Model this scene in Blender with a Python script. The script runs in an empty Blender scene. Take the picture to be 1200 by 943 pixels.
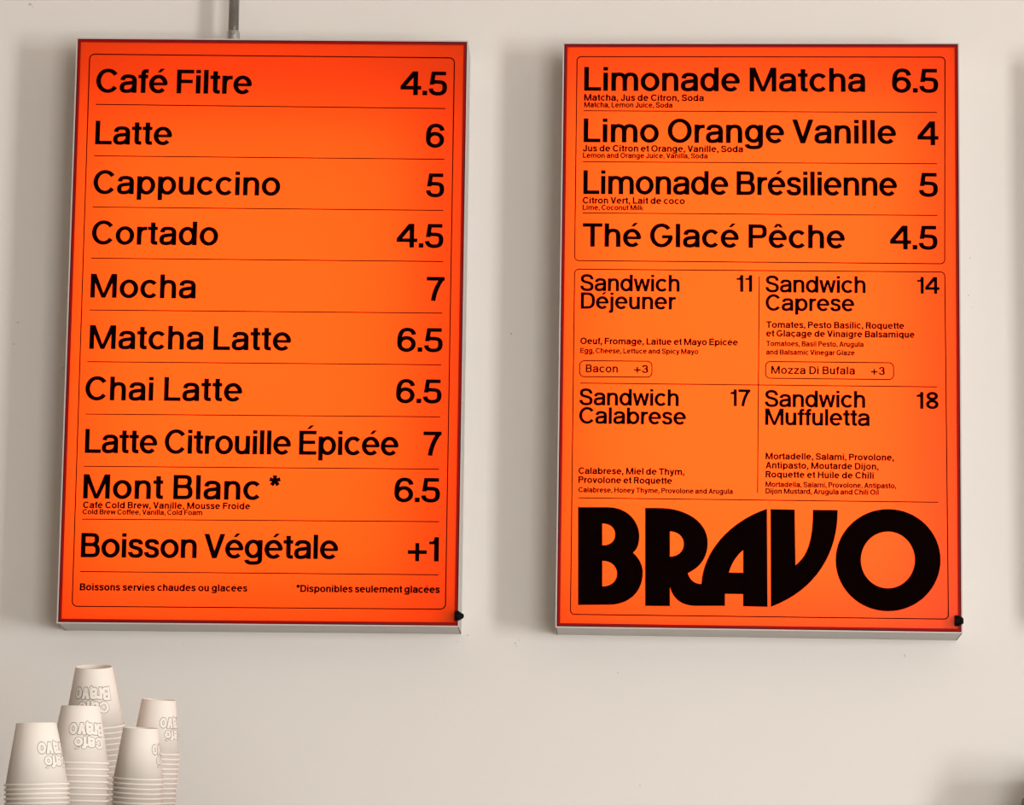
import bpy, bmesh, math, random
from mathutils import Vector, Matrix

scene = bpy.context.scene
COL = scene.collection
PI = math.pi
OZ = 2.3954            # height of the sign centres above the floor
DEPTH = 0.078          # depth of the sign boxes

# ---------------------------------------------------------------- camera
cam_data = bpy.data.cameras.new('camera')
cam_data.sensor_width = 36.0
cam_data.lens = 36.0 * 4419.7 / 1200.0
cam_data.clip_start = 0.05
cam_data.clip_end = 100
cam = bpy.data.objects.new('camera', cam_data)
COL.objects.link(cam)
cam.matrix_world = (Matrix.Translation((0.4553, -4.8035, OZ - 0.9454)) @ Matrix.Rotation(0.029, 4, 'Z')
                    @ Matrix.Rotation(PI / 2 + 0.1782, 4, 'X') @ Matrix.Rotation(0.0149, 4, 'Z'))
scene.camera = cam

# ---------------------------------------------------------------- world, daylight, exposure
world = bpy.data.worlds.new('world')
scene.world = world
world.use_nodes = True
wb = world.node_tree.nodes['Background']
wb.inputs['Color'].default_value = (1.0, 0.80, 0.60, 1)
wb.inputs['Strength'].default_value = 0.255


def area_light(name, loc, size_x, size_y, power, color, rot):
    d = bpy.data.lights.new(name, 'AREA')
    d.shape = 'RECTANGLE'
    d.size, d.size_y = size_x, size_y
    d.energy = power
    d.color = color
    o = bpy.data.objects.new(name, d)
    o.location = loc
    o.rotation_euler = rot
    COL.objects.link(o)
    return o


# two shop windows behind the camera, to its right
area_light('window_daylight', (2.15, -5.9, 1.55), 1.8, 2.6, 106, (1.0, 0.99, 0.97), (PI / 2, 0, math.radians(15)))
area_light('side_window_daylight', (6.6, -5.9, 1.40), 1.0, 2.6, 306, (1.0, 0.99, 0.97), (PI / 2, 0, math.radians(45)))

scene.view_settings.view_transform = 'Standard'
scene.view_settings.look = 'None'
scene.view_settings.exposure = 0.0
scene.view_settings.gamma = 1.0
scene.view_settings.use_curve_mapping = False
scene.cycles.max_bounces = 10
scene.cycles.diffuse_bounces = 5

# ---------------------------------------------------------------- measured print layout, metres from each sign's centre
TEXT_L = [
    ('Café Filtre', -0.22759, 0.30907, -0.02503, 0.30842, 0.03178),
    ('4.5', 0.16785, 0.30879, 0.22808, 0.30859, 0.03169),
    ('Latte', -0.22644, 0.23986, -0.12657, 0.23961, 0.03161),
    ('6', 0.20187, 0.2391, 0.22567, 0.23904, 0.03153),
    ('Cappuccino', -0.22661, 0.17414, 0.01541, 0.17372, 0.03147),
    ('5', 0.20354, 0.17358, 0.22684, 0.17354, 0.03138),
    ('Cortado', -0.22629, 0.10751, -0.06295, 0.10734, 0.03143),
    ('4.5', 0.16683, 0.10681, 0.22705, 0.10674, 0.03145),
    ('Mocha', -0.22563, 0.03751, -0.08983, 0.03748, 0.03138),
    ('7', 0.20653, 0.03734, 0.22972, 0.03733, 0.03129),
    ('Matcha Latte', -0.22452, -0.02956, 0.03451, -0.02945, 0.03122),
    ('6.5', 0.17022, -0.02947, 0.22862, -0.02944, 0.03114),
    ('Chai Latte', -0.22757, -0.09635, -0.02635, -0.09612, 0.03107),
    ('6.5', 0.17015, -0.09606, 0.2284, -0.09599, 0.03099),
    ('Latte Citrouille Épicée', -0.22562, -0.16463, 0.17477, -0.16388, 0.03124),
    ('7', 0.20627, -0.16361, 0.2294, -0.16356, 0.03116),
    ('Mont Blanc', -0.22575, -0.22338, 0.00016, -0.22281, 0.03144),
    ('6.5', 0.17055, -0.22367, 0.22874, -0.22352, 0.03125),
    ('Café Cold Brew, Vanille, Mousse Froide', -0.22532, -0.23567, -0.01233, -0.2351, 0.00813),
    ('Cold Brew Coffee, Vanilla, Cold Foam', -0.22559, -0.24367, -0.07304, -0.24325, 0.00657),
    ('Boisson Végétale', -0.22605, -0.2987, 0.10099, -0.29761, 0.03127),
    ('+1', 0.18905, -0.29913, 0.22848, -0.299, 0.03096),
    ('Boissons servies chaudes ou glacées', -0.22576, -0.34098, -0.01306, -0.34018, 0.00871),
    ('*Disponibles seulement glacées', 0.04901, -0.33995, 0.23051, -0.33926, 0.0088),
]
RULES_L = [
    (-0.22705, 0.29322, 0.2264, 0.29115),
    (-0.22669, 0.22464, 0.22639, 0.22379),
    (-0.22656, 0.15675, 0.22617, 0.1562),
    (-0.22622, 0.08931, 0.22715, 0.08895),
    (-0.22628, 0.02129, 0.22738, 0.02136),
    (-0.22635, -0.04627, 0.22717, -0.0459),
    (-0.22639, -0.11428, 0.22708, -0.11338),
    (-0.22655, -0.18183, 0.22678, -0.18075),
    (-0.22581, -0.24981, 0.22811, -0.24821),
    (-0.22606, -0.31692, 0.22836, -0.31599),
]
FRAMES_L = [([(-0.23726, 0.36034), (0.23703, 0.3588), (0.2381, -0.35962), (-0.23469, -0.36131)], 0.00649)]
QUAD_L = [(-0.25494, 0.38211), (0.25435, 0.38168), (0.25551, -0.38183), (-0.25331, -0.38302)]
TEXT_R = [
    ('Limonade Matcha', -0.22707, 0.31618, 0.13548, 0.31729, 0.03188),
    ('6.5', 0.16995, 0.31682, 0.22952, 0.31701, 0.03182),
    ('Matcha, Jus de Citron, Soda', -0.22692, 0.30299, -0.07244, 0.30345, 0.00841),
    ('Matcha, Lemon Juice, Soda', -0.22682, 0.29413, -0.11287, 0.29446, 0.0067),
    ('Limo Orange Vanille', -0.22707, 0.24776, 0.17509, 0.24875, 0.03172),
    ('4', 0.20234, 0.24736, 0.22937, 0.24742, 0.03164),
    ('Jus de Citron et Orange, Vanille, Soda', -0.22781, 0.23553, -0.02159, 0.23602, 0.00837),
    ('Lemon and Orange Juice, Vanilla, Soda', -0.22771, 0.22705, -0.06718, 0.22742, 0.00667),
    ('Limonade Brésilienne', -0.22673, 0.17923, 0.17606, 0.17997, 0.03156),
    ('5', 0.20401, 0.17936, 0.22835, 0.1794, 0.03149),
    ('Citron Vert, Lait de coco', -0.22736, 0.16673, -0.09608, 0.16695, 0.00832),
    ('Lime, Coconut Milk', -0.22726, 0.15829, -0.14891, 0.15842, 0.00664),
    ('Thé Glacé Pêche', -0.22672, 0.11003, 0.10914, 0.11044, 0.03095),
    ('4.5', 0.16667, 0.1099, 0.22743, 0.10997, 0.03134),
    ('Sandwich', -0.22901, 0.05197, -0.10187, 0.05206, 0.02088),
    ('Déjeuner', -0.22819, 0.02868, -0.10662, 0.02874, 0.02051),
    ('11', -0.02939, 0.05268, -0.00924, 0.05269, 0.02096),
    ('Oeuf, Fromage, Laitue et Mayo Épicée', -0.22821, -0.01736, -0.02715, -0.01734, 0.00822),
    ('Egg, Cheese, Lettuce and Spicy Mayo', -0.22808, -0.02901, -0.07741, -0.02901, 0.00655),
    ('Bacon', -0.22094, -0.05376, -0.17984, -0.05377, 0.00963),
    ('+3', -0.15951, -0.05394, -0.14136, -0.05394, 0.00963),
    ('Sandwich', -0.2285, -0.0965, -0.10206, -0.09658, 0.02065),
    ('Calabrese', -0.22866, -0.12032, -0.09258, -0.12044, 0.02039),
    ('17', -0.03648, -0.09581, -0.01112, -0.09582, 0.02074),
    ('Calabrese, Miel de Thym,', -0.22867, -0.18506, -0.09432, -0.18525, 0.00812),
    ('Provolone et Roquette', -0.22854, -0.19667, -0.1098, -0.19686, 0.00811),
    ('Calabrese, Honey Thyme, Provolone and Arugula', -0.2284, -0.20861, -0.03285, -0.20893, 0.00646),
    ('Sandwich', 0.00775, 0.05235, 0.13551, 0.05243, 0.02085),
    ('Caprese', 0.00782, 0.02841, 0.12112, 0.02846, 0.02037),
    ('14', 0.20105, 0.05233, 0.22963, 0.05234, 0.02093),
    ('Tomates, Pesto Basilic, Roquette', 0.00864, 0.00608, 0.18447, 0.00613, 0.00822),
    ('et Glaçage de Vinaigre Balsamique', 0.00867, -0.00524, 0.19766, -0.00521, 0.00821),
    ('Tomatoes, Basil Pesto, Arugula', 0.0087, -0.01766, 0.13266, -0.01765, 0.00654),
    ('and Balsamic Vinegar Glaze', 0.00873, -0.02874, 0.12158, -0.02874, 0.00654),
    ('Mozza Di Bufala', 0.01531, -0.05346, 0.12155, -0.05349, 0.00962),
    ('+3', 0.14202, -0.05356, 0.15956, -0.05356, 0.00962),
    ('Sandwich', 0.00729, -0.09636, 0.13468, -0.09645, 0.02073),
    ('Muffuletta', 0.00779, -0.1197, 0.14014, -0.11982, 0.02048),
    ('18', 0.19965, -0.09687, 0.22763, -0.09689, 0.02071),
    ('Mortadelle, Salami, Provolone,', 0.00835, -0.16385, 0.17078, -0.16406, 0.00812),
    ('Antipasto, Moutarde Dijon,', 0.00838, -0.17558, 0.15134, -0.17577, 0.00811),
    ('Roquette et Huile de Chili', 0.00841, -0.18729, 0.14528, -0.1875, 0.0081),
    ('Mortadella, Salami, Provolone, Antipasto,', 0.00844, -0.19922, 0.17358, -0.19948, 0.00656),
    ('Dijon Mustard, Arugula and Chili Oil', 0.00847, -0.20786, 0.15148, -0.2081, 0.00656),
]
RULES_R = [
    (-0.22754, 0.28958, 0.22774, 0.29086),
    (-0.22766, 0.22197, 0.22738, 0.22298),
    (-0.22722, 0.15435, 0.22746, 0.15498),
    (-0.00026, 0.07335, -0.00157, -0.20731),
    (-0.22807, -0.06788, 0.22584, -0.06841),
    (-0.22832, -0.21583, 0.22666, -0.21657),
]
FRAMES_R = [([(-0.23664, 0.36169), (0.23824, 0.3645), (0.23636, 0.09165), (-0.23668, 0.09168)], 0.00541), ([(-0.23655, 0.08039), (0.23641, 0.08094), (0.23849, -0.36493), (-0.23661, -0.36432)], 0.00541), ([(-0.22862, -0.03877), (-0.13659, -0.03877), (-0.13642, -0.05936), (-0.2286, -0.05959)], 0.00595), ([(0.00822, -0.0376), (0.17077, -0.03781), (0.17069, -0.05946), (0.00817, -0.05928)], 0.00595)]
QUAD_R = [(-0.25487, 0.37983), (0.25637, 0.38332), (0.25601, -0.38262), (-0.25522, -0.38118)]
LOGO = [
    [[[[-0.22862, -0.22769]], [[-0.19085, -0.22728]], [[-0.16681, -0.22703], [-0.15079, -0.24435], [-0.15062, -0.26425]], [[-0.15054, -0.27347], [-0.15311, -0.28076], [-0.15835, -0.28518]], [[-0.1511, -0.29139], [-0.14599, -0.30053], [-0.14591, -0.3102]], [[-0.14568, -0.33628], [-0.16446, -0.35144], [-0.18839, -0.35171]], [[-0.22717, -0.35239]]], [[[-0.19761, -0.2485]], [[-0.18655, -0.24838], [-0.18144, -0.25488], [-0.18137, -0.26216]], [[-0.1813, -0.26992], [-0.18628, -0.27604], [-0.19732, -0.27616]]], [[[-0.19711, -0.29602]], [[-0.18464, -0.29588], [-0.17856, -0.30404], [-0.17849, -0.31202]], [[-0.17841, -0.32023], [-0.18432, -0.32827], [-0.19678, -0.3284]]]],
    [[[[-0.14372, -0.22775]], [[-0.12714, -0.22758]], [[-0.0899, -0.22718], [-0.06434, -0.24585], [-0.0642, -0.27131]], [[-0.0641, -0.29068], [-0.07385, -0.30288], [-0.08913, -0.31054]], [[-0.08644, -0.31872], [-0.08091, -0.32397], [-0.07205, -0.32387]], [[-0.07013, -0.28348], [-0.0382, -0.24436], [0.01045, -0.22708]], [[0.0115, -0.35209]], [[-0.01932, -0.35171]], [[-0.01938, -0.3363]], [[-0.04209, -0.33631]], [[-0.04202, -0.35149]], [[-0.07835, -0.3519]], [[-0.09699, -0.35212], [-0.10758, -0.34308], [-0.11151, -0.32865]], [[-0.11134, -0.35252]], [[-0.14267, -0.35264]]], [[[-0.11203, -0.25753]], [[-0.1005, -0.25789], [-0.0947, -0.2651], [-0.09464, -0.27334]], [[-0.09459, -0.28206], [-0.10029, -0.2889], [-0.1118, -0.28951]]], [[[-0.01959, -0.28051]], [[-0.01948, -0.30904]], [[-0.03719, -0.30899]], [[-0.0346, -0.29882], [-0.02842, -0.28787], [-0.01959, -0.28051]]]],
    [[[[0.0148, -0.22752]], [[0.04551, -0.22792]], [[0.04656, -0.29864]], [[0.06209, -0.28614], [0.0683, -0.26623], [0.06828, -0.22792]], [[0.09969, -0.22783]], [[0.10037, -0.28161], [0.07288, -0.3302], [0.01559, -0.35204]]]],
    [[[[0.22902, -0.29034]], [[0.22883, -0.32617], [0.19918, -0.35548], [0.16279, -0.3559]], [[0.12638, -0.35631], [0.09688, -0.32766], [0.0969, -0.2918]], [[0.09692, -0.25585], [0.1266, -0.22633], [0.16318, -0.22594]], [[0.19975, -0.22555], [0.22922, -0.25442], [0.22902, -0.29034]]], [[[0.19667, -0.29046]], [[0.19658, -0.31032], [0.18135, -0.32657], [0.16264, -0.32678]], [[0.14392, -0.32699], [0.12878, -0.31108], [0.12881, -0.29121]], [[0.12885, -0.27131], [0.14409, -0.255], [0.16285, -0.25479]], [[0.18162, -0.25459], [0.19675, -0.27057], [0.19667, -0.29046]]]],
]
STAR = (0.01086, -0.2042, 0.02564, -0.20415)


# ---------------------------------------------------------------- materials
def new_mat(name, color, rough=0.6, metal=0.0, spec=0.5):
    m = bpy.data.materials.new(name)
    m.use_nodes = True
    b = m.node_tree.nodes['Principled BSDF']
    b.inputs['Base Color'].default_value = (*color, 1)
    b.inputs['Roughness'].default_value = rough
    b.inputs['Metallic'].default_value = metal
    b.inputs['Specular IOR Level'].default_value = spec
    return m


def add_noise(m, scale, amount, bump=0.0, rough_var=0.0, bump_scale=None, stretch=None):
    """procedural tone variation and fine relief"""
    nt = m.node_tree
    b = nt.nodes['Principled BSDF']
    tc = nt.nodes.new('ShaderNodeTexCoord')
    src = tc.outputs['Object']
    if stretch:
        mp = nt.nodes.new('ShaderNodeMapping')
        mp.inputs['Scale'].default_value = stretch
        nt.links.new(src, mp.inputs['Vector'])
        src = mp.outputs['Vector']
    n = nt.nodes.new('ShaderNodeTexNoise')
    n.inputs['Scale'].default_value = scale
    n.inputs['Detail'].default_value = 5
    nt.links.new(src, n.inputs['Vector'])
    base = tuple(b.inputs['Base Color'].default_value)[:3]
    mix = nt.nodes.new('ShaderNodeMix')
    mix.data_type = 'RGBA'
    mix.inputs[6].default_value = (*[c * (1 - amount) for c in base], 1)
    mix.inputs[7].default_value = (*[min(1, c * (1 + amount)) for c in base], 1)
    nt.links.new(n.outputs['Fac'], mix.inputs[0])
    nt.links.new(mix.outputs[2], b.inputs['Base Color'])
    if bump:
        n2 = nt.nodes.new('ShaderNodeTexNoise')
        n2.inputs['Scale'].default_value = bump_scale or scale * 8
        n2.inputs['Detail'].default_value = 3
        nt.links.new(src, n2.inputs['Vector'])
        bp = nt.nodes.new('ShaderNodeBump')
        bp.inputs['Strength'].default_value = bump
        bp.inputs['Distance'].default_value = 0.001
        nt.links.new(n2.outputs['Fac'], bp.inputs['Height'])
        nt.links.new(bp.outputs['Normal'], b.inputs['Normal'])
    if rough_var:
        mr = nt.nodes.new('ShaderNodeMapRange')
        mr.inputs['To Min'].default_value = b.inputs['Roughness'].default_value - rough_var
        mr.inputs['To Max'].default_value = b.inputs['Roughness'].default_value + rough_var
        nt.links.new(n.outputs['Fac'], mr.inputs['Value'])
        nt.links.new(mr.outputs['Result'], b.inputs['Roughness'])
    return mix


M_wall = new_mat('wall_paint', (0.80, 0.757, 0.712), 0.75, spec=0.25)
wall_mix = add_noise(M_wall, 2.2, 0.025, bump=0.12, bump_scale=160)


def add_scuffs(m, mix, marks):
    """small dirt marks and chips in the paint: (x, z, radius, squash)"""
    nt = m.node_tree
    b = nt.nodes['Principled BSDF']
    tc = nt.nodes.new('ShaderNodeTexCoord')
    nz = nt.nodes.new('ShaderNodeTexNoise')
    nz.inputs['Scale'].default_value = 420
    nt.links.new(tc.outputs['Object'], nz.inputs['Vector'])
    total = None
    for x, z, r, sq in marks:
        mp = nt.nodes.new('ShaderNodeMapping')
        mp.inputs['Location'].default_value = (-x / r, 0, -z / (r * sq))
        mp.inputs['Scale'].default_value = (1 / r, 0, 1 / (r * sq))
        nt.links.new(tc.outputs['Object'], mp.inputs['Vector'])
        ln = nt.nodes.new('ShaderNodeVectorMath')
        ln.operation = 'LENGTH'
        nt.links.new(mp.outputs['Vector'], ln.inputs[0])
        ad = nt.nodes.new('ShaderNodeMath')
        ad.operation = 'ADD'
        nt.links.new(ln.outputs['Value'], ad.inputs[0])
        nt.links.new(nz.outputs['Fac'], ad.inputs[1])
        mr = nt.nodes.new('ShaderNodeMapRange')
        mr.inputs['From Min'].default_value = 0.85
        mr.inputs['From Max'].default_value = 1.5
        mr.inputs['To Min'].default_value = 0.55
        mr.inputs['To Max'].default_value = 0.0
        nt.links.new(ad.outputs['Value'], mr.inputs['Value'])
        if total is None:
            total = mr.outputs['Result']
        else:
            mx = nt.nodes.new('ShaderNodeMath')
            mx.operation = 'MAXIMUM'
            nt.links.new(total, mx.inputs[0])
            nt.links.new(mr.outputs['Result'], mx.inputs[1])
            total = mx.outputs['Value']
    m2 = nt.nodes.new('ShaderNodeMix')
    m2.data_type = 'RGBA'
    m2.inputs[7].default_value = (0.22, 0.18, 0.14, 1)
    nt.links.new(total, m2.inputs[0])
    nt.links.new(mix.outputs[2], m2.inputs[6])
    nt.links.new(m2.outputs[2], b.inputs['Base Color'])


SCUFFS = [
    (-0.3307, 0.4495, 0.0028, 0.80),
    (-0.3271, 0.4460, 0.0017, 0.50),
    (-0.3302, 0.0195, 0.0028, 0.25),
    (-0.3347, -0.0089, 0.0022, 0.40),
    (-0.2688, -0.0400, 0.0013, 1.00),
    (0.3135, 0.0108, 0.0017, 1.00),
    (0.3249, -0.3928, 0.0012, 1.00),
    (0.3292, -0.3889, 0.0009, 1.00),
    (0.3261, -0.3966, 0.0009, 1.00),
    (0.2635, -0.3831, 0.0014, 0.80),
    (0.2550, -0.3325, 0.0010, 1.00),
    (0.8217, -0.4029, 0.0009, 3.00),
    (0.9088, 0.1170, 0.0011, 1.00),
    (0.9063, 0.0671, 0.0011, 1.00),
    (0.4563, -0.4290, 0.0009, 1.00),
    (-0.1010, -0.3983, 0.0013, 0.40),
    (0.4858, -0.5722, 0.0009, 1.00),
    (0.9117, 0.0514, 0.0011, 0.60),
    (0.2506, -0.3920, 0.0011, 0.50),
]
add_scuffs(M_wall, wall_mix, [(x, z + OZ, r, s) for x, z, r, s in SCUFFS])

M_floor = new_mat('concrete_floor', (0.34, 0.31, 0.28), 0.6)
add_noise(M_floor, 3, 0.15, bump=0.1)
M_ceiling = new_mat('ceiling_paint', (0.72, 0.70, 0.66), 0.8, spec=0.2)
add_noise(M_ceiling, 3, 0.03)
M_case = new_mat('white_painted_aluminium', (0.44, 0.415, 0.385), 0.38, spec=0.6)
add_noise(M_case, 6, 0.03, rough_var=0.05)
M_lip = new_mat('bare_aluminium_lip', (0.62, 0.50, 0.48), 0.45)
add_noise(M_lip, 40, 0.04)
M_black = new_mat('black_rubber', (0.003, 0.0025, 0.0025), 0.6, spec=0.08)
add_noise(M_black, 60, 0.2)
M_print = new_mat('black_ink', (0.0035, 0.0008, 0.0008), 0.8, spec=0.0)
add_noise(M_print, 20, 0.15)
M_edging = new_mat('dark_red_edging', (0.30, 0.004, 0.002), 0.6, spec=0.1)
add_noise(M_edging, 12, 0.2)
M_inside = new_mat('white_reflector', (0.85, 0.85, 0.85), 0.8)
add_noise(M_inside, 5, 0.02)
M_zinc = new_mat('galvanised_steel', (0.46, 0.45, 0.42), 0.30, metal=0.9)
add_noise(M_zinc, 30, 0.18, rough_var=0.08, bump=0.05)
M_steel = new_mat('brushed_steel', (0.5, 0.49, 0.47), 0.35, metal=0.9)
add_noise(M_steel, 30, 0.08, rough_var=0.08, stretch=(1, 12, 12))
M_cup = new_mat('cup_paper', (0.86, 0.785, 0.715), 0.62, spec=0.3)
add_noise(M_cup, 25, 0.02, bump=0.06, bump_scale=900)
M_cupink = new_mat('grey_cup_print', (0.10, 0.08, 0.075), 0.6)
add_noise(M_cupink, 50, 0.1)
M_brown = new_mat('dark_brown_plastic', (0.10, 0.06, 0.035), 0.45)
add_noise(M_brown, 20, 0.2)
M_counter = new_mat('dark_wood_counter', (0.16, 0.10, 0.06), 0.5)
add_noise(M_counter, 8, 0.3, stretch=(1, 8, 8), bump=0.1)

# the translucent orange film of the light boxes
M_film = bpy.data.materials.new('translucent_orange_film')
M_film.use_nodes = True
nt = M_film.node_tree
nt.nodes.clear()
out = nt.nodes.new('ShaderNodeOutputMaterial')
tr = nt.nodes.new('ShaderNodeBsdfTranslucent')
df = nt.nodes.new('ShaderNodeBsdfDiffuse')
gl = nt.nodes.new('ShaderNodeBsdfGlossy')
mx1 = nt.nodes.new('ShaderNodeMixShader')
mx2 = nt.nodes.new('ShaderNodeMixShader')
tc = nt.nodes.new('ShaderNodeTexCoord')
nz = nt.nodes.new('ShaderNodeTexNoise')
nz.inputs['Scale'].default_value = 3.0
nt.links.new(tc.outputs['Object'], nz.inputs['Vector'])
cm = nt.nodes.new('ShaderNodeMix')
cm.data_type = 'RGBA'
cm.inputs[6].default_value = (0.98, 0.092, 0.0050, 1)
cm.inputs[7].default_value = (1.0, 0.100, 0.0075, 1)
nt.links.new(nz.outputs['Fac'], cm.inputs[0])
nt.links.new(cm.outputs[2], tr.inputs['Color'])
df.inputs['Color'].default_value = (0.80, 0.060, 0.004, 1)
gl.inputs['Roughness'].default_value = 0.25
gl.inputs['Color'].default_value = (1, 1, 1, 1)
mx1.inputs[0].default_value = 0.55
nt.links.new(df.outputs[0], mx1.inputs[1])
nt.links.new(tr.outputs[0], mx1.inputs[2])
mx2.inputs[0].default_value = 0.010
nt.links.new(mx1.outputs[0], mx2.inputs[1])
nt.links.new(gl.outputs[0], mx2.inputs[2])
nt.links.new(mx2.outputs[0], out.inputs['Surface'])


# ---------------------------------------------------------------- helpers
def obj(name, bm, mat, parent=None, smooth=False):
    me = bpy.data.meshes.new(name)
    bmesh.ops.recalc_face_normals(bm, faces=bm.faces)
    bm.to_mesh(me)
    bm.free()
    me.materials.append(mat)
    if smooth:
        for p in me.polygons:
            p.use_smooth = True
    o = bpy.data.objects.new(name, me)
    COL.objects.link(o)
    if parent:
        o.parent = parent
    return o


def thing(name, label, cat, loc, group=None):
    o = bpy.data.objects.new(name, None)
    o.empty_display_size = 0.05
    COL.objects.link(o)
    o.location = loc
    o['label'] = label
    o['category'] = cat
    if group:
        o['group'] = group
    return o


def box(bm, x0, x1, y0, y1, z0, z1):
    v = [bm.verts.new((x, y, z)) for x in (x0, x1) for y in (y0, y1) for z in (z0, z1)]
    for f in ((0, 1, 3, 2), (4, 6, 7, 5), (0, 4, 5, 1), (2, 3, 7, 6), (0, 2, 6, 4), (1, 5, 7, 3)):
        bm.faces.new([v[i] for i in f])


def lathe(bm, prof, n=64, axis='z', closed=False):
    """prof: list of (radius, height)"""
    rings = []
    for r, h in prof:
        ring = []
        for i in range(n):
            a = 2 * PI * i / n
            c, s = r * math.cos(a), r * math.sin(a)
            ring.append(bm.verts.new((c, s, h) if axis == 'z' else (h, c, s)))
        rings.append(ring)
    m = len(rings)
    for k in range(m if closed else m - 1):
        a, b = rings[k], rings[(k + 1) % m]
        for i in range(n):
            bm.faces.new((a[i], a[(i + 1) % n], b[(i + 1) % n], b[i]))
    return rings


def lip_line(p, q, t):
    d = (q - p)
    n = Vector((-d.y, d.x)).normalized()
    return n * t


def inset_quad(quad, t):
    """inset a TL, TR, BR, BL quad by t (2D), returns the same order"""
    pts = [Vector(p) for p in quad]
    res = []
    n = len(pts)
    for i in range(n):
        p0, p1, p2 = pts[i - 1], pts[i], pts[(i + 1) % n]
        a = (p1 - p0).normalized()
        b = (p2 - p1).normalized()
        na, nb = Vector((a.y, -a.x)), Vector((b.y, -b.x))
        m = (na + nb)
        res.append(p1 + m * (t / (1 + na.dot(nb))))
    return res


def ring_prism(bm, outer, inner, y0, y1):
    """frame between two 2D loops (same count), from depth y0 to y1"""
    n = len(outer)
    vs = [[bm.verts.new((p[0], y, p[1])) for p in loop] for loop in (outer, inner) for y in (y0, y1)]
    o0, o1, i0, i1 = vs
    for k in range(n):
        j = (k + 1) % n
        bm.faces.new((o0[k], o0[j], o1[j], o1[k]))
        bm.faces.new((i0[k], i1[k], i1[j], i0[j]))
        bm.faces.new((o0[k], i0[k], i0[j], o0[j]))
        bm.faces.new((o1[k], o1[j], i1[j], i1[k]))


def strip(bm, pts, w, y0, y1, closed=False):
    """a stroke of width w along 2D points, with thickness from y0 to y1"""
    P = [Vector(p) for p in pts]
    n = len(P)
    left, right = [], []
    for i in range(n):
        a = P[i - 1] if (i > 0 or closed) else None
        b = P[(i + 1) % n] if (i < n - 1 or closed) else None
        d = Vector((0, 0))
        if a is not None:
            d += (P[i] - a).normalized()
        if b is not None:
            d += (b - P[i]).normalized()
        d.normalize()
        nn = Vector((-d.y, d.x)) * (w / 2)
        left.append(P[i] + nn)
        right.append(P[i] - nn)
    if closed:
        ring_prism(bm, left, right, y0, y1)
        return
    L0 = [bm.verts.new((p.x, y0, p.y)) for p in left]
    R0 = [bm.verts.new((p.x, y0, p.y)) for p in right]
    L1 = [bm.verts.new((p.x, y1, p.y)) for p in left]
    R1 = [bm.verts.new((p.x, y1, p.y)) for p in right]
    for i in range(n - 1):
        bm.faces.new((L0[i], L0[i + 1], R0[i + 1], R0[i]))
        bm.faces.new((L1[i], R1[i], R1[i + 1], L1[i + 1]))
        bm.faces.new((L0[i], L1[i], L1[i + 1], L0[i + 1]))
        bm.faces.new((R0[i], R0[i + 1], R1[i + 1], R1[i]))
    bm.faces.new((L0[0], R0[0], R1[0], L1[0]))
    bm.faces.new((L0[-1], L1[-1], R1[-1], R0[-1]))


def rounded(quad, r, n=6):
    pts = [Vector(p) for p in quad]
    res = []
    m = len(pts)
    for i in range(m):
        p0, p1, p2 = pts[i - 1], pts[i], pts[(i + 1) % m]
        a = p1 + (p0 - p1).normalized() * r
        b = p1 + (p2 - p1).normalized() * r
        for k in range(n + 1):
            t = k / n
            # quarter arc by a weighted quadratic
            w0, w1, w2 = (1 - t) ** 2, 2 * t * (1 - t) * 0.7071, t * t
            res.append((a * w0 + p1 * w1 + b * w2) / (w0 + w1 + w2))
    return res


Y_PRINT = -DEPTH + 0.0002      # print lies on the film, just behind the lip


# ---------------------------------------------------------------- hand-drawn grotesque alphabet
# every glyph is (width, left bearing, right bearing, pieces); units are thousandths of the cap height
def stroke_poly(path, V, T, n=7):
    """polygons of a stroke along lines and cubic curves; stems V thick, horizontals T thick"""
    pts, tan = [], []
    p = Vector(path[0])
    for seg in path[1:]:
        if len(seg) == 2:
            q = Vector(seg)
            d = (q - p).normalized()
            for r in (p, q):
                pts.append(r)
                tan.append(d)
            p = q
        else:
            c1, c2, q = Vector(seg[0:2]), Vector(seg[2:4]), Vector(seg[4:6])
            for i in range(n + 1):
                t = i / n
                pts.append(p * (1 - t) ** 3 + c1 * 3 * t * (1 - t) ** 2 + c2 * 3 * t * t * (1 - t) + q * t ** 3)
                d = (c1 - p) * (1 - t) ** 2 + (c2 - c1) * 2 * t * (1 - t) + (q - c2) * t * t
                tan.append(d.normalized())
            p = q
    out = []
    L = R = None
    for a, d in zip(pts, tan):
        nx, ny = -d.y, d.x
        w = math.sqrt((V * nx) ** 2 + (T * ny) ** 2) / 2
        l, r = a + Vector((nx, ny)) * w, a - Vector((nx, ny)) * w
        if L is not None and ((l - L).length > 1e-6 or (r - R).length > 1e-6):
            out.append([L, R, r, l])
        L, R = l, r
    return out


def arc_path(cx, cy, rx, ry, a0, a1):
    """elliptical centreline from angle a0 to a1 (degrees, anticlockwise) as cubic pieces"""
    m = max(1, int(math.ceil(abs(a1 - a0) / 60.0)))
    st = math.radians((a1 - a0) / m)
    k = 4 / 3 * math.tan(st / 4) * 1.03
    a = math.radians(a0)
    path = [(cx + rx * math.cos(a), cy + ry * math.sin(a))]
    for _ in range(m):
        b = a + st
        path.append((cx + rx * (math.cos(a) - k * math.sin(a)), cy + ry * (math.sin(a) + k * math.cos(a)),
                     cx + rx * (math.cos(b) + k * math.sin(b)), cy + ry * (math.sin(b) - k * math.cos(b)),
                     cx + rx * math.cos(b), cy + ry * math.sin(b)))
        a = b
    return path


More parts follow.
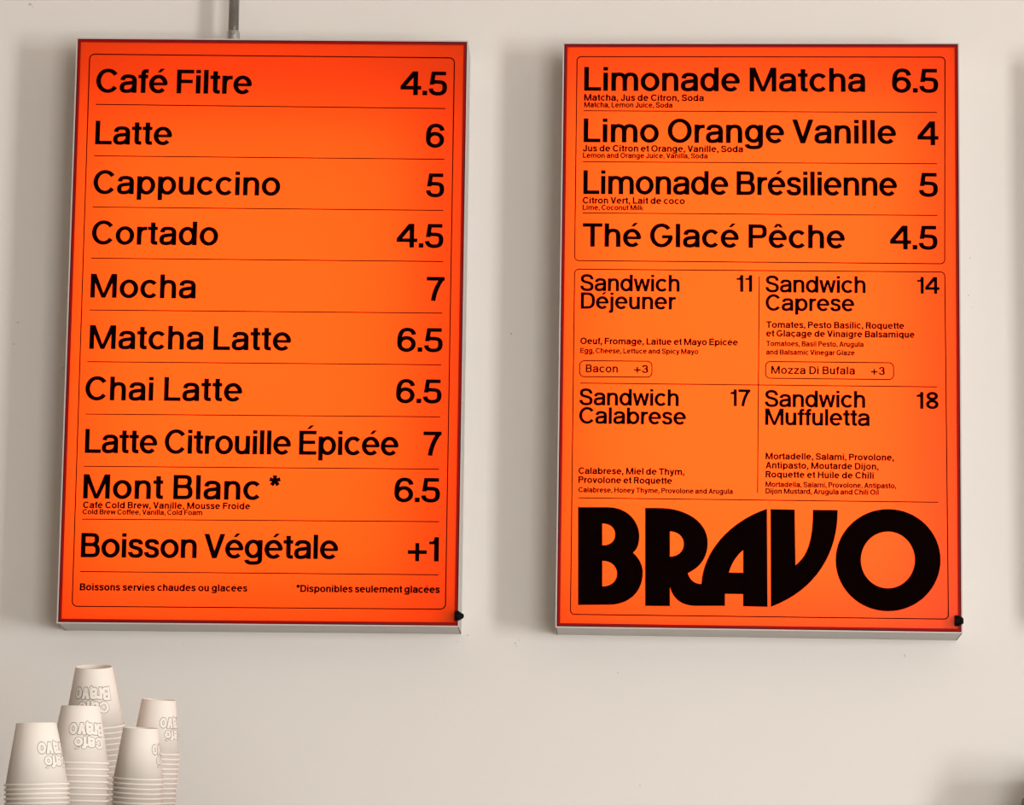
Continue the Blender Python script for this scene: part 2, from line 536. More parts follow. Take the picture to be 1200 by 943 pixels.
def alphabet(V, T):
    h, k = V / 2, T / 2
    X = 765                    # x-height
    top, bot = X + 12 - k, -12 + k
    TOP, BOT = 1012 - k, -12 + k
    st, rd, dg = 78, 44, 10    # side bearings of stems, rounds, diagonals
    G = {}

    def R(x0, y0, x1, y1):
        return ('R', [(x0, y0), (x1, y0), (x1, y1), (x0, y1)])

    def P(*c):
        return ('R', [(c[i], c[i + 1]) for i in range(0, len(c), 2)])

    def S(*path):
        return ('S', list(path))

    def A(cx, cy, rx, ry, a0=0, a1=360):
        return ('S', arc_path(cx, cy, rx, ry, a0, a1))

    def mirror(w, piece):
        return ('R', [(w - x, y) for x, y in piece[1]])

    G[' '] = (310, 0, 0, [])
    cy, ry = X / 2, X / 2 + 12 - k
    G['o'] = (770, rd, rd, [A(385, cy, 385 - h, ry)])
    ca = A(385, cy, 385 - h, ry, 40, 320)
    G['c'] = (700, rd, 45, [ca])
    G['ç'] = (700, rd, 45, [ca, R(350, -110, 350 + T * .75, 10), R(300, -225, 440, -140), P(350, -110, 440, -90, 500, -150, 440, -225, 380, -140)])
    e = [A(380, cy, 380 - h, ry, -4, 318), R(h, cy - 58, 760 - h * .4, cy - 58 + T * .8)]
    G['e'] = (760, rd, rd, e)
    G['é'] = (760, rd, rd, e + [P(330, 871, 470, 871, 640, 1030, 470, 1030)])
    G['ê'] = (760, rd, rd, e + [P(195, 866, 335, 866, 400, 945, 400, 1030, 320, 1030), P(605, 866, 465, 866, 400, 945, 400, 1030, 480, 1030)])
    G['a'] = (700, 45, st - 15, [S((h + 18, 530), (h + 35, 660, 200, top, 345, top), (520, top, 700 - h, 650, 700 - h, 500), (700 - h, 0)),
                                 S((700 - h, 455), (560, 425, 400, 420, 270, 400), (140, 378, h, 325, h, 225), (h, 115, 150, bot, 280, bot), (450, bot, 700 - h, 150, 700 - h, 330))])
    ringL = A(363, cy, 363 - h, ry)
    ringR = A(392, cy, 363 - h, ry)
    G['d'] = (755, rd, st, [ringL, R(755 - V, 0, 755, 1000)])
    G['q'] = (755, rd, st, [ringL, R(755 - V, -235, 755, X)])
    G['b'] = (755, st, rd, [ringR, R(0, 0, V, 1000)])
    G['p'] = (755, st, rd, [ringR, R(0, -235, V, X)])
    G['g'] = (745, rd, st, [A(360, cy + 12, 360 - h, ry - 8), S((745 - h, X), (745 - h, 20), (745 - h, -120, 620, -260 + k, 375, -260 + k), (220, -260 + k, 110, -170, 85, -45))])
    arch = S((h, 420), (h, 610, 200, top, 352, top), (510, top, 667 - h, 620, 667 - h, 440), (667 - h, 0))
    G['n'] = (667, st, st - 8, [R(0, 0, V, X), arch])
    G['h'] = (667, st, st - 8, [R(0, 0, V, 1000), arch])
    G['m'] = (1095, st, st - 8, [R(0, 0, V, X), S((h, 420), (h, 610, 180, top, 315, top), (460, top, 547, 620, 547, 440), (547, 0)),
                                 S((547, 420), (547, 610, 640, top, 775, top), (930, top, 1095 - h, 620, 1095 - h, 440), (1095 - h, 0))])
    G['u'] = (650, st - 8, st, [R(650 - V, 0, 650, X), S((h, X), (h, 325), (h, 145, 155, bot, 305, bot), (455, bot, 650 - h, 160, 650 - h, 345))])
    G['r'] = (425, st, 15, [R(0, 0, V, X), S((h, 380), (h, 590, 180, X - k, 340, X - k), (425, X - k))])
    G['l'] = (V, st, st, [R(0, 0, V, 1000)])
    G['i'] = (V, st, st, [R(0, 0, V, X), R(0, 850, V, 1000)])
    G['j'] = (V + 60, 30, st, [S((60 + h, X), (60 + h, -60), (60 + h, -160, 110, -235 + k, 30, -235 + k), (-20, -235 + k)), R(60, 850, 60 + V, 1000)])
    G['t'] = (410, 25, 35, [S((115 + h, 945), (115 + h, 210), (115 + h, 95, 230, k, 330, k), (408, k)), R(0, X - T * .92, 405, X)])
    G['f'] = (410, 25, 20, [S((112 + h, 0), (112 + h, 780), (112 + h, 900, 240, 1000 - k, 340, 1000 - k), (412, 1000 - k)), R(0, X - T * .92, 400, X)])
    G['s'] = (620, 45, 45, [S((540 - h * .3, 545), (520, 660, 440, top, 305, top), (170, top, h + 15, 650, h + 15, 560), (h + 15, 450, 205, 428, 315, 402),
                              (435, 374, 620 - h, 345, 620 - h, 222), (620 - h, 110, 450, bot, 312, bot), (165, bot, h, 120, h - 15, 235))])
    G['v'] = (735, dg, dg, [P(0, X, V * 1.08, X, 368 + h, 0, 368 - h, 0), P(735, X, 735 - V * 1.08, X, 368 - h, 0, 368 + h, 0)])
    w1 = P(0, X, V, X, 270 + h * .85, 0, 270 - h * .85, 0)
    w2 = P(500 - h * .82, X, 500 + h * .82, X, 270 + h * .85, 0, 270 - h * .85, 0)
    G['w'] = (1000, dg, dg, [w1, w2, mirror(1000, w1), mirror(1000, w2)])
    G['y'] = (735, dg, dg, [P(0, X, V * 1.08, X, 368 + h, 20, 368 - h * .7, 0), S((735 - V * .54, X), (395, 10), (325, -175, 275, -235 + k, 150, -235 + k), (85, -235 + k))])
    G['z'] = (650, 50, 50, [R(20, X - T * .92, 640, X), R(0, 0, 650, T * .92), P(0, T * .9, V * 1.2, T * .9, 640, X - T * .9, 640 - V * 1.2, X - T * .9)])
    G['k'] = (690, st, dg, [R(0, 0, V, 1000), P(V * .8, 230, V * .8, 420, 460, X, 670, X), P(255, 410, 385, 520, 690, 0, 690 - V * 1.2, 0)])
    # capitals
    stem = R(0, 0, V, 1000)
    G['A'] = (910, dg, dg, [P(0, 0, V * 1.07, 0, 455 + h, 1000, 455 - h, 1000), P(910, 0, 910 - V * 1.07, 0, 455 - h, 1000, 455 + h, 1000), R(190, 230, 720, 230 + T * .92)])
    G['B'] = (790, st, 55, [stem, S((h, 1000 - k), (430, 1000 - k), (600, 1000 - k, 750 - h, 880, 750 - h, 745), (750 - h, 610, 600, 528, 430, 528), (h, 528)),
                            S((h, 528), (455, 528), (640, 528, 790 - h, 430, 790 - h, 290), (790 - h, 140, 640, k, 450, k), (h, k))])
    G['C'] = (905, rd, 45, [A(480, 500, 480 - h, 512 - k, 36, 324)])
    G['G'] = (935, rd, 70, [A(480, 500, 480 - h, 512 - k, 38, 352), R(500, 500 - T * .8, 935, 500 + T * .1), R(935 - V * .8, 380, 935, 500)])
    G['O'] = (985, rd, rd, [A(492, 500, 492 - h, 512 - k)])
    G['D'] = (850, st, rd, [stem, S((h, 1000 - k), (370, 1000 - k), (650, 1000 - k, 850 - h, 790, 850 - h, 500), (850 - h, 210, 650, k, 370, k), (h, k))])
    E = [stem, R(0, 1000 - T, 735, 1000), R(0, 442, 690, 442 + T * .95), R(0, 0, 745, T)]
    G['E'] = (745, st, 45, E)
    G['É'] = (745, st, 45, E + [P(310, 1060, 450, 1060, 640, 1225, 480, 1225)])
    G['F'] = (700, st, 35, [stem, R(0, 1000 - T, 700, 1000), R(0, 430, 650, 430 + T * .95)])
    G['H'] = (860, st, st, [stem, R(860 - V, 0, 860, 1000), R(0, 440, 860, 440 + T)])
    G['J'] = (620, 45, st, [S((620 - h, 1000), (620 - h, 320), (620 - h, 130, 480, BOT, 305, BOT), (150, BOT, h, 140, h, 330))])
    G['L'] = (690, st, 30, [stem, R(0, 0, 690, T)])
    G['M'] = (1085, st, st, [stem, R(1085 - V, 0, 1085, 1000), P(V * .12, 1000, V * 1.2, 1000, 542 + h * .82, 0, 542 - h * .82, 0), P(1085 - V * .12, 1000, 1085 - V * 1.2, 1000, 542 - h * .82, 0, 542 + h * .82, 0)])
    G['P'] = (765, st, 40, [stem, S((h, 1000 - k), (430, 1000 - k), (620, 1000 - k, 765 - h, 870, 765 - h, 695), (765 - h, 520, 620, 400 + k, 430, 400 + k), (h, 400 + k))])
    G['R'] = (790, st, 35, [stem, S((h, 1000 - k), (440, 1000 - k), (620, 1000 - k, 765 - h, 880, 765 - h, 715), (765 - h, 550, 620, 430 + k, 440, 430 + k), (h, 430 + k)),
                            P(380, 470, 380 + V * 1.1, 500, 790, 0, 790 - V * 1.15, 0)])
    G['S'] = (800, 50, 50, [S((715 - h * .3, 690), (690, 850, 580, TOP, 400, TOP), (220, TOP, h + 20, 870, h + 20, 735), (h + 20, 590, 240, 555, 405, 518),
                              (580, 480, 800 - h, 430, 800 - h, 278), (800 - h, 130, 620, BOT, 410, BOT), (205, BOT, h + 5, 150, h - 10, 320))])
    G['T'] = (820, 25, 25, [R(0, 1000 - T, 820, 1000), R(410 - h, 0, 410 + h, 1000)])
    G['V'] = (870, 5, 5, [P(0, 1000, V * 1.1, 1000, 435 + h, 0, 435 - h, 0), P(870, 1000, 870 - V * 1.1, 1000, 435 - h, 0, 435 + h, 0)])
    # figures and signs
    G['1'] = (400, 30, 90, [R(400 - V, 0, 400, 1000), P(0, 705, 300, 705, 300, 1000, 270, 1000, 240, 890, 160, 820, 0, 815)])
    G['3'] = (705, 45, 50, [S((h + 5, 715), (h + 20, 850, 190, TOP, 345, TOP), (500, TOP, 675 - h, 880, 675 - h, 745), (675 - h, 610, 520, 530, 390, 530), (270, 530)),
                            S((270, 530), (380, 530), (560, 530, 705 - h, 440, 705 - h, 290), (705 - h, 140, 540, BOT, 350, BOT), (170, BOT, h, 150, h - 12, 300))])
    G['4'] = (865, 30, 40, [R(535, 0, 535 + V, 1000), R(0, 230, 865, 230 + T), P(0, 230 + T - 1, V * 1.2, 230 + T - 1, 560, 775, 560, 1000, 500, 1000)])
    G['5'] = (765, 45, 50, [R(120, 1000 - T, 715, 1000), P(115, 1000, 115 + V * .9, 1000, 70 + V * .8, 445, 30, 445),
                            S((h, 505), (190, 590, 270, 640 - k, 380, 640 - k), (590, 640 - k, 765 - h, 520, 765 - h, 325), (765 - h, 150, 590, BOT, 375, BOT), (200, BOT, h + 5, 140, h - 10, 285))])
    G['6'] = (770, 50, 50, [A(387, 325, 383 - h, 337 - k), S((705 - h * .2, 715), (660, 870, 560, TOP, 410, TOP), (190, TOP, h, 780, h, 430), (h, 320))])
    G['7'] = (755, 45, 35, [R(0, 1000 - T, 755, 1000), S((755 - h * 1.1, 930), (480, 680, 330, 400, 285, 0))])
    G['8'] = (735, 50, 50, [A(367, 758, 340 - h, 254 - k), A(367, 268, 367 - h, 280 - k)])
    G['+'] = (785, 45, 55, [R(0, 378 - k, 785, 378 + k), R(392 - h * .85, 0, 392 + h * .85, 755)])
    G['.'] = (V * 1.05, 60, 60, [R(0, 0, V * 1.05, V)])
    G[','] = (V * 1.05, 60, 60, [R(0, 0, V * 1.05, V * .95), P(V * .4, 10, V * 1.05, 10, V * 1.0, -80, V * .5, -190, 0, -190, V * .35, -80)])
    star = []
    for i in range(5):
        a = math.radians(90 + 72 * i)
        c, s = math.cos(a), math.sin(a)
        w = T * .56
        star.append(('R', [(240 + s * w * .7, 800 - c * w * .7), (240 + c * 228 + s * w, 800 + s * 228 - c * w), (240 + c * 228 - s * w, 800 + s * 228 + c * w), (240 - s * w * .7, 800 + c * w * .7)]))
    G['*'] = (470, 40, 40, star)
    return G


ALPHA = {}


def text_polys(body, V, T, track):
    key = (V, T)
    if key not in ALPHA:
        ALPHA[key] = {c: (g[0], g[1], g[2], [q for kind, d in g[3] for q in (stroke_poly(d, V, T) if kind == 'S' else [[Vector(p) for p in d]])])
                      for c, g in alphabet(V, T).items()}
    G = ALPHA[key]
    x, out = 0.0, []
    for i, ch in enumerate(body):
        w, l, r, polys = G[ch]
        if i:
            x += l
        for j, q in enumerate(polys):
            out.append(([Vector((p.x + x, p.y)) for p in q]))
        x += w
        if i < len(body) - 1:
            x += r + track
    return x, out


def lettering(body, x0, z0, x1, z1, cap, parent, label):
    """one line of print fitted between its two measured ends, by tracking and then a little stretch"""
    big = cap > 0.025
    V, T = (192, 156) if big else ((192, 164) if cap > 0.015 else ((200, 170) if cap > 0.009 else (230, 205)))
    size = cap / 1000.0 * (1.0 if big else 1.05)
    want = math.hypot(x1 - x0, z1 - z0) / size
    w0, _ = text_polys(body, V, T, 0)
    track = 0.0
    if len(body) > 1:
        track = max(-46.0, min(28.0, (want - w0) / (len(body) - 1)))
    w, polys = text_polys(body, V, T, track)
    sx = want / w
    d = Vector((x1 - x0, z1 - z0)).normalized()
    u = Vector((-d.y, d.x))
    bm = bmesh.new()
    for i, q in enumerate(polys):
        vs = []
        for p in q:
            c = Vector((x0, z0)) + d * (p.x * sx * size) + u * (p.y * size)
            vs.append(bm.verts.new((c.x, Y_PRINT - 0.0002 - (i % 7) * 0.000004, c.y)))
        bm.faces.new(vs)
    big_faces = [f for f in bm.faces if len(f.verts) > 4]
    if big_faces:
        bmesh.ops.triangulate(bm, faces=big_faces)
    o = obj('lettering', bm, M_print, parent)
    for p in o.data.polygons:
        if p.normal.y > 0:
            p.flip()
    o['label'] = label
    return o


def logo_shape(contours, parent, label):
    c = bpy.data.curves.new('tmp', 'CURVE')
    c.dimensions = '2D'
    c.fill_mode = 'BOTH'
    c.extrude = 0.0001
    for cont in contours:
        pts = []
        for seg in cont:
            if len(seg) == 1:
                pts.append(Vector(seg[0]))
            else:
                p0 = pts[-1]
                c1, c2, p3 = [Vector(q) for q in seg]
                for k in range(1, 17):
                    t = k / 16
                    pts.append(p0 * (1 - t) ** 3 + c1 * 3 * t * (1 - t) ** 2 + c2 * 3 * t * t * (1 - t) + p3 * t ** 3)
        if (pts[0] - pts[-1]).length < 1e-5:
            pts.pop()
        s = c.splines.new('POLY')
        s.points.add(len(pts) - 1)
        for q, p in zip(s.points, pts):
            q.co = (p.x, p.y, 0, 1)
        s.use_cyclic_u = True
    o = bpy.data.objects.new('tmp', c)
    COL.objects.link(o)
    bpy.context.view_layer.update()
    dg = bpy.context.evaluated_depsgraph_get()
    me = bpy.data.meshes.new_from_object(o.evaluated_get(dg))
    bpy.data.objects.remove(o)
    bpy.data.curves.remove(c)
    bm = bmesh.new()
    bm.from_mesh(me)
    bpy.data.meshes.remove(me)
    for v in bm.verts:
        v.co = (v.co.x, Y_PRINT - 0.0001 + v.co.z, v.co.y)
    q = obj('logo_letter', bm, M_print, parent)
    q['label'] = label
    return q


# ---------------------------------------------------------------- the setting
def struct(name, bm, m):
    o = obj(name, bm, m)
    o['kind'] = 'structure'
    return o


bm = bmesh.new()
box(bm, -4.5, 8.0, 0.0, 0.15, 0.0, 3.6)
struct('wall_back', bm, M_wall)
bm = bmesh.new()
box(bm, -4.5, 8.0, -6.0, 0.15, -0.1, 0.0)
struct('floor', bm, M_floor)
bm = bmesh.new()
box(bm, -4.5, 8.0, -6.0, 0.15, 3.6, 3.7)
struct('ceiling', bm, M_ceiling)


# ---------------------------------------------------------------- menu signs
def make_sign(cx, label, quad, texts, rules, frames, light, knob_kind):
    root = thing('menu_sign', label, 'sign', (cx, 0, OZ), 'orange menu light boxes on the wall')
    # casing: side walls, front lip, back plate
    out_q = [Vector(p) for p in quad]
    wall_q = inset_quad(quad, 0.0012)
    lip_q = inset_quad(quad, 0.0014)
    bm = bmesh.new()
    ring_prism(bm, out_q, wall_q, -DEPTH + 0.0006, -0.0005)
    # back plate
    v0 = [bm.verts.new((p[0], -0.0005, p[1])) for p in wall_q]
    v1 = [bm.verts.new((p[0], -0.0025, p[1])) for p in wall_q]
    bm.faces.new(v0)
    bm.faces.new(v1)
    case = obj('casing', bm, M_case, root)
    bm = bmesh.new()
    ring_prism(bm, inset_quad(quad, -0.0002), lip_q, -DEPTH - 0.0004, -DEPTH + 0.0012)
    o = obj('casing_lip', bm, M_lip, case)
    o['label'] = 'pale metal front lip'
    # mitred corner joints seen on the underside, fine dark lines just proud of the sheet
    for i, sx in ((2, 1), (3, -1)):
        p = out_q[i]
        bm = bmesh.new()
        x = p.x - sx * 0.0010
        box(bm, x - 0.0004, x + 0.0004, -DEPTH + 0.002, -0.001, p.y - 0.0001, p.y + 0.0004)
        o = obj('corner_seam', bm, M_black, case)
        o['label'] = 'fine dark corner joint line'
    # white reflector tray inside the box
    bm = bmesh.new()
    tray = inset_quad(quad, 0.0022)
    ring_prism(bm, inset_quad(quad, 0.0016), tray, -DEPTH + 0.004, -0.004)
    v = [bm.verts.new((p[0], -0.004, p[1])) for p in tray]
    bm.faces.new(v)
    obj('reflector_tray', bm, M_inside, root)
    # gasket and dark red edging round the film
    g0, g1 = inset_quad(quad, 0.0014), inset_quad(quad, 0.0025)
    bm = bmesh.new()
    ring_prism(bm, g0, g1, -DEPTH + 0.0004, -DEPTH + 0.003)
    o = obj('gasket', bm, M_black, root)
    o['label'] = 'thin black gasket line'
    e0, e1 = g1, inset_quad(quad, 0.0056)
    bm = bmesh.new()
    ring_prism(bm, e0, e1, -DEPTH - 0.0001, -DEPTH + 0.003)
    o = obj('edging', bm, M_edging, root)
    o['label'] = 'narrow dark red edging'
    # film
    bm = bmesh.new()
    fq = inset_quad(quad, 0.0035)
    N, K = 12, 18
    grid = []
    for j in range(K + 1):
        row = []
        for i in range(N + 1):
            u, w = i / N, j / K
            top = fq[0].lerp(fq[1], u)
            bot = fq[3].lerp(fq[2], u)
            p = top.lerp(bot, w)
            row.append(bm.verts.new((p.x, -DEPTH + 0.0006, p.y)))
        grid.append(row)
    for j in range(K):
        for i in range(N):
            bm.faces.new((grid[j][i], grid[j + 1][i], grid[j + 1][i + 1], grid[j][i + 1]))
    face = obj('face_panel', bm, M_film, root)
    face['label'] = 'glowing orange translucent film'
    # print
    for t in texts:
        lettering(*t, face, 'black lettering reading %s' % t[0])
    for r in rules:
        bm = bmesh.new()
        strip(bm, [(r[0], r[1]), (r[2], r[3])], 0.0012, Y_PRINT - 0.0002, Y_PRINT)
        obj('rule_line', bm, M_print, face)
    for q, r in frames:
        bm = bmesh.new()
        strip(bm, rounded(q, r), 0.0013, Y_PRINT - 0.0002, Y_PRINT, closed=True)
        obj('border_line', bm, M_print, face)
    # the lamp inside the box
    w, h, ox, oz, power = light
    d = bpy.data.lights.new('sign_lamp', 'AREA')
    d.shape = 'RECTANGLE'
    d.size, d.size_y = w, h
    d.energy = power
    d.color = (1, 0.98, 0.95)
    lo = bpy.data.objects.new('sign_lamp', d)
    COL.objects.link(lo)
    lo.parent = root
    lo.location = (ox, -0.0065, oz)
    lo.rotation_euler = (-PI / 2, 0, 0)
    # rubber knob at the lower right corner
    bm = bmesh.new()
    if knob_kind == 'cone':
        kx, kz = knob_pos_left
        lathe(bm, [(0.0001, -0.004), (0.0055, -0.004), (0.0062, 0.0), (0.0060, 0.0016), (0.0030, 0.0066), (0.0018, 0.0078), (0.0001, 0.0079)], 24, 'x')
    else:
        kx, kz = knob_pos_right
        lathe(bm, [(0.0001, -0.004), (0.0062, -0.004), (0.0067, 0.0), (0.0067, 0.0022), (0.0058, 0.0026), (0.0060, 0.0038), (0.0052, 0.0042),
                   (0.0052, 0.0054), (0.0040, 0.0060), (0.0036, 0.0072), (0.0001, 0.0074)], 24, 'x')
    # lengthwise grip ribs
    for i in range(12):
        a = 2 * PI * i / 12
        c, s = math.cos(a), math.sin(a)
        r = 0.0062
        x0, x1 = -0.0035, 0.0016
        q = []
        for x in (x0, x1):
            for da, rr in ((-0.09, r), (0.09, r), (0.09, r + 0.0007), (-0.09, r + 0.0007)):
                q.append(bm.verts.new((x, rr * math.cos(a + da), rr * math.sin(a + da))))
        for f in ((0, 1, 2, 3), (7, 6, 5, 4), (0, 4, 5, 1), (1, 5, 6, 2), (2, 6, 7, 3), (3, 7, 4, 0)):
            bm.faces.new([q[k] for k in f])
    k = obj('knob', bm, M_black, root)
    k.location = (kx, -DEPTH + 0.001, kz)
    k['label'] = 'small black rubber knob at the lower right corner'
    # cable gland of the knob inside the box, right behind the film
    bm = bmesh.new()
    lathe(bm, [(0.0001, -0.016), (0.0045, -0.016), (0.0055, -0.010), (0.0055, 0.0), (0.0001, 0.0)], 16, 'x')
    k2 = obj('cable_gland', bm, M_black, root)
    k2.location = (kx - 0.004, -DEPTH + 0.010, kz)
    return root, face


knob_pos_left = (0.25365, -0.368)
knob_pos_right = (0.25002, -0.36696)
QL = [QUAD_L[i] for i in range(4)]
QR = [QUAD_R[i] for i in range(4)]
sign_l, face_l = make_sign(0.0, 'orange backlit menu sign of coffee drinks with the metal pipe above it', QL, TEXT_L, RULES_L, FRAMES_L,
                           (0.42, 0.62, -0.02, -0.03, 2.1), 'cone')
lettering('*', STAR[0], STAR[1] - 0.0185, STAR[2], STAR[3] - 0.0185, 0.0309, face_l, 'black asterisk after Mont Blanc')
sign_r, face_r = make_sign(0.6325, 'orange backlit menu sign of lemonades and sandwiches with big black BRAVO lettering', QR, TEXT_R, RULES_R, FRAMES_R,
                           (0.44, 0.66, -0.015, -0.015, 2.7), 'ribbed')
for shp, lab in zip(LOGO, ('large black letter B', 'large black joined letters R and A', 'large black letter V', 'large black letter O')):
    logo_shape(shp, face_r, lab)

# ---------------------------------------------------------------- conduit above the left sign
top_z = 0.5 * (QL[0][1] + QL[1][1])
px, py = -0.0556, -0.036
pipe = thing('conduit_pipe', 'thin galvanised steel conduit pipe running up the wall above the left sign', 'pipe', (px, py, OZ + top_z))
bm = bmesh.new()
lathe(bm, [(0.0069, 0.018), (0.0069, 3.6 - OZ - top_z), (0.0060, 3.6 - OZ - top_z), (0.0060, 0.018)], 32, closed=True)
obj('tube', bm, M_zinc, pipe, True)
bm = bmesh.new()
lathe(bm, [(0.0060, 0.0003), (0.0086, 0.0003), (0.0086, 0.019), (0.0083, 0.0215), (0.0074, 0.0225), (0.0060, 0.0225)], 32, closed=True)
con = obj('connector', bm, M_zinc, pipe)
bm = bmesh.new()
lathe(bm, [(0.0001, -0.0030), (0.0022, -0.0030), (0.0024, -0.0024), (0.0024, 0.0), (0.0001, 0.0)], 16)
bmesh.ops.rotate(bm, verts=bm.verts, cent=(0, 0, 0), matrix=Matrix.Rotation(-PI / 2, 3, 'X'))
for v in bm.verts:
    v.co.y = -v.co.y if v.co.y > 0 else v.co.y
scr = obj('set_screw', bm, M_steel, con)
scr.location = (0.0012, -0.0080, 0.0175)

# ---------------------------------------------------------------- paper cups
def cup_wall_mesh(R, r, H):
    """upside-down cup: base ring at z=0, lip at z=-H"""
    bm = bmesh.new()
    t = 0.0004
    lathe(bm, [(r, -0.0004), (r - 0.0003, 0.0), (r - t - 0.0003, 0.0), (r - t - 0.0002, -0.0005),
               (R - 0.0010 - t, -H), (R - 0.0010, -H)], 72, closed=True)
    return bm


def cup_rim_mesh(R, H):
    bm = bmesh.new()
    prof = []
    for k in range(10):
        a = 2 * PI * k / 10
        prof.append((R - 0.0006 + 0.0008 * math.cos(a), -H + 0.0012 + 0.0012 * math.sin(a)))
    lathe(bm, prof, 72, closed=True)
    return bm


def cup_base_mesh(r, depth):
    bm = bmesh.new()
    rings = lathe(bm, [(0.0001, -depth), (r - 0.0006, -depth), (r - 0.0006, -depth - 0.0004), (0.0001, -depth - 0.0004)], 72, closed=True)
    return bm


def grow(poly, o):
    """outset a convex polygon by o"""
    n = len(poly)
    area = sum(poly[i - 1].x * poly[i].y - poly[i].x * poly[i - 1].y for i in range(n))
    sg = 1 if area > 0 else -1
    res = []
    for i in range(n):
        p0, p1, p2 = poly[i - 1], poly[i], poly[(i + 1) % n]
        a, b = (p1 - p0), (p2 - p1)
        if a.length < 1e-6 or b.length < 1e-6:
            continue
        a.normalize()
        b.normalize()
        na, nb = Vector((a.y, -a.x)) * sg, Vector((b.y, -b.x)) * sg
        res.append(p1 + (na + nb) * (o / max(0.35, 1 + na.dot(nb))))
    return res


def bubble(body, W, o):
    """puffy letters: (width, outline polygons, fill polygons)"""
    G = alphabet(W, W * 0.86)
    x, dark, light = 0.0, [], []
    for i, ch in enumerate(body):
        w, l, r, pieces = G[ch]
        nd, nl = len(dark), len(light)
        for kind, dta in pieces:
            if kind == 'S':
                for q in stroke_poly(dta, W + 2 * o, W * 0.86 + 2 * o):
                    dark.append([Vector((p.x + x, p.y)) for p in q])
                for q in stroke_poly(dta, W, W * 0.86):
                    light.append([Vector((p.x + x, p.y)) for p in q])
                # round stroke ends
                pts = [Vector(dta[0][:2]), Vector(dta[-1][-2:])]
                for c in pts:
                    for rad, dst in ((W * 0.47 + o, dark), (W * 0.47, light)):
                        dst.append([Vector((c.x + x + rad * math.cos(2 * PI * k / 12), c.y + rad * math.sin(2 * PI * k / 12))) for k in range(12)])
            else:
                q = [Vector((p[0] + x, p[1])) for p in dta]
                dark.append(grow(q, o + 12))
                light.append(grow(q, 12))
        if ch.islower() and ch not in 'fé':
            for q in dark[nd:] + light[nl:]:
                for p in q:
                    p.y *= 1.13
        x += w + 10
    return x - 10, dark, light


def cup_logo(R, r, H, azim, parent, k):
    """outlined bubble lettering printed on the cup, upside down as the cup stands on its lip"""
    rows = (('Café', 0.0310 * k, 0.0112 * k, 0.0021 * k, -0.0015 * k), ('Bravo', 0.0405 * k, 0.0132 * k, -0.0122 * k, 0.0))
    for layer, mat, name, lift in ((1, M_cupink, 'logo_outline', 0.00010), (2, M_cup, 'logo_fill', 0.00022)):
        bm = bmesh.new()
        for body, width, cap, base_y, dx in rows:
            res = bubble(body, 265, 36)
            total, polys = res[0], res[layer]
            sx, sy = width / total, cap / 1000
            for i, q in enumerate(polys):
                vs = []
                for p in q:
                    gx, gy = p.x * sx - width / 2 + dx, p.y * sy + base_y
                    hgt = 0.0305 * (H / 0.06) + gy
                    rad = r + (R - 0.0010 - r) * hgt / H + lift + (i % 5) * 0.000004
                    ang = azim - PI / 2 - gx / (r + (R - 0.0010 - r) * 0.5)
                    vs.append(bm.verts.new((rad * math.cos(ang), rad * math.sin(ang), -hgt)))
                if len(vs) > 2:
                    try:
                        bm.faces.new(vs)
                    except ValueError:
                        pass
        bmesh.ops.triangulate(bm, faces=[f for f in bm.faces if len(f.verts) > 4])
        o = obj(name, bm, mat, parent)
        if layer == 1:
            o['label'] = 'grey outlined bubble lettering reading Café Bravo, upside down'


ORD = ['topmost', 'second', 'third', 'fourth', 'fifth', 'sixth', 'seventh', 'eighth', 'ninth', 'tenth', 'eleventh', 'twelfth', 'thirteenth',
       'fourteenth', 'fifteenth', 'sixteenth', 'seventeenth', 'eighteenth', 'nineteenth', 'twentieth']
TT = math.radians(4.2)
TRAY_N = Vector((0, -math.sin(TT), math.cos(TT)))
TRAY_P = Vector((-0.085, -1.02, OZ + (-0.6885)))
STACKS = [
    # top centre, lip radius, base radius, height, spacing, roll, tilt, logo azimuth, logo scale, place
    ((-0.1137, -1.1201, -0.6057), 0.0318, 0.0197, 0.0612, 0.0048, -1.9, 4.2, 56, 0.97, 'the leftmost stack'),
    ((-0.0846, -1.0224, -0.5790), 0.0308, 0.0194, 0.0582, 0.0062, 0.55, 4.2, 29, 1.0, 'the front stack with the clearest logo'),
    ((-0.1132, -0.7311, -0.5078), 0.0334, 0.0200, 0.0644, 0.0062, -0.5, 13.5, 3, 1.06, 'the tallest rear stack'),
    ((-0.0465, -0.8376, -0.5833), 0.0272, 0.0184, 0.0543, 0.0049, 1.95, 7.5, 91, 0.90, 'the short front right stack'),
    ((-0.0483, -0.6731, -0.5370), 0.0274, 0.0187, 0.0596, 0.0052, 3.4, 7.8, 63, 0.95, 'the rightmost stack'),
]
PLACE_GROUP = ['cups of the leftmost stack', 'cups of the front stack', 'cups of the tallest stack', 'cups of the short stack', 'cups of the rightmost stack']
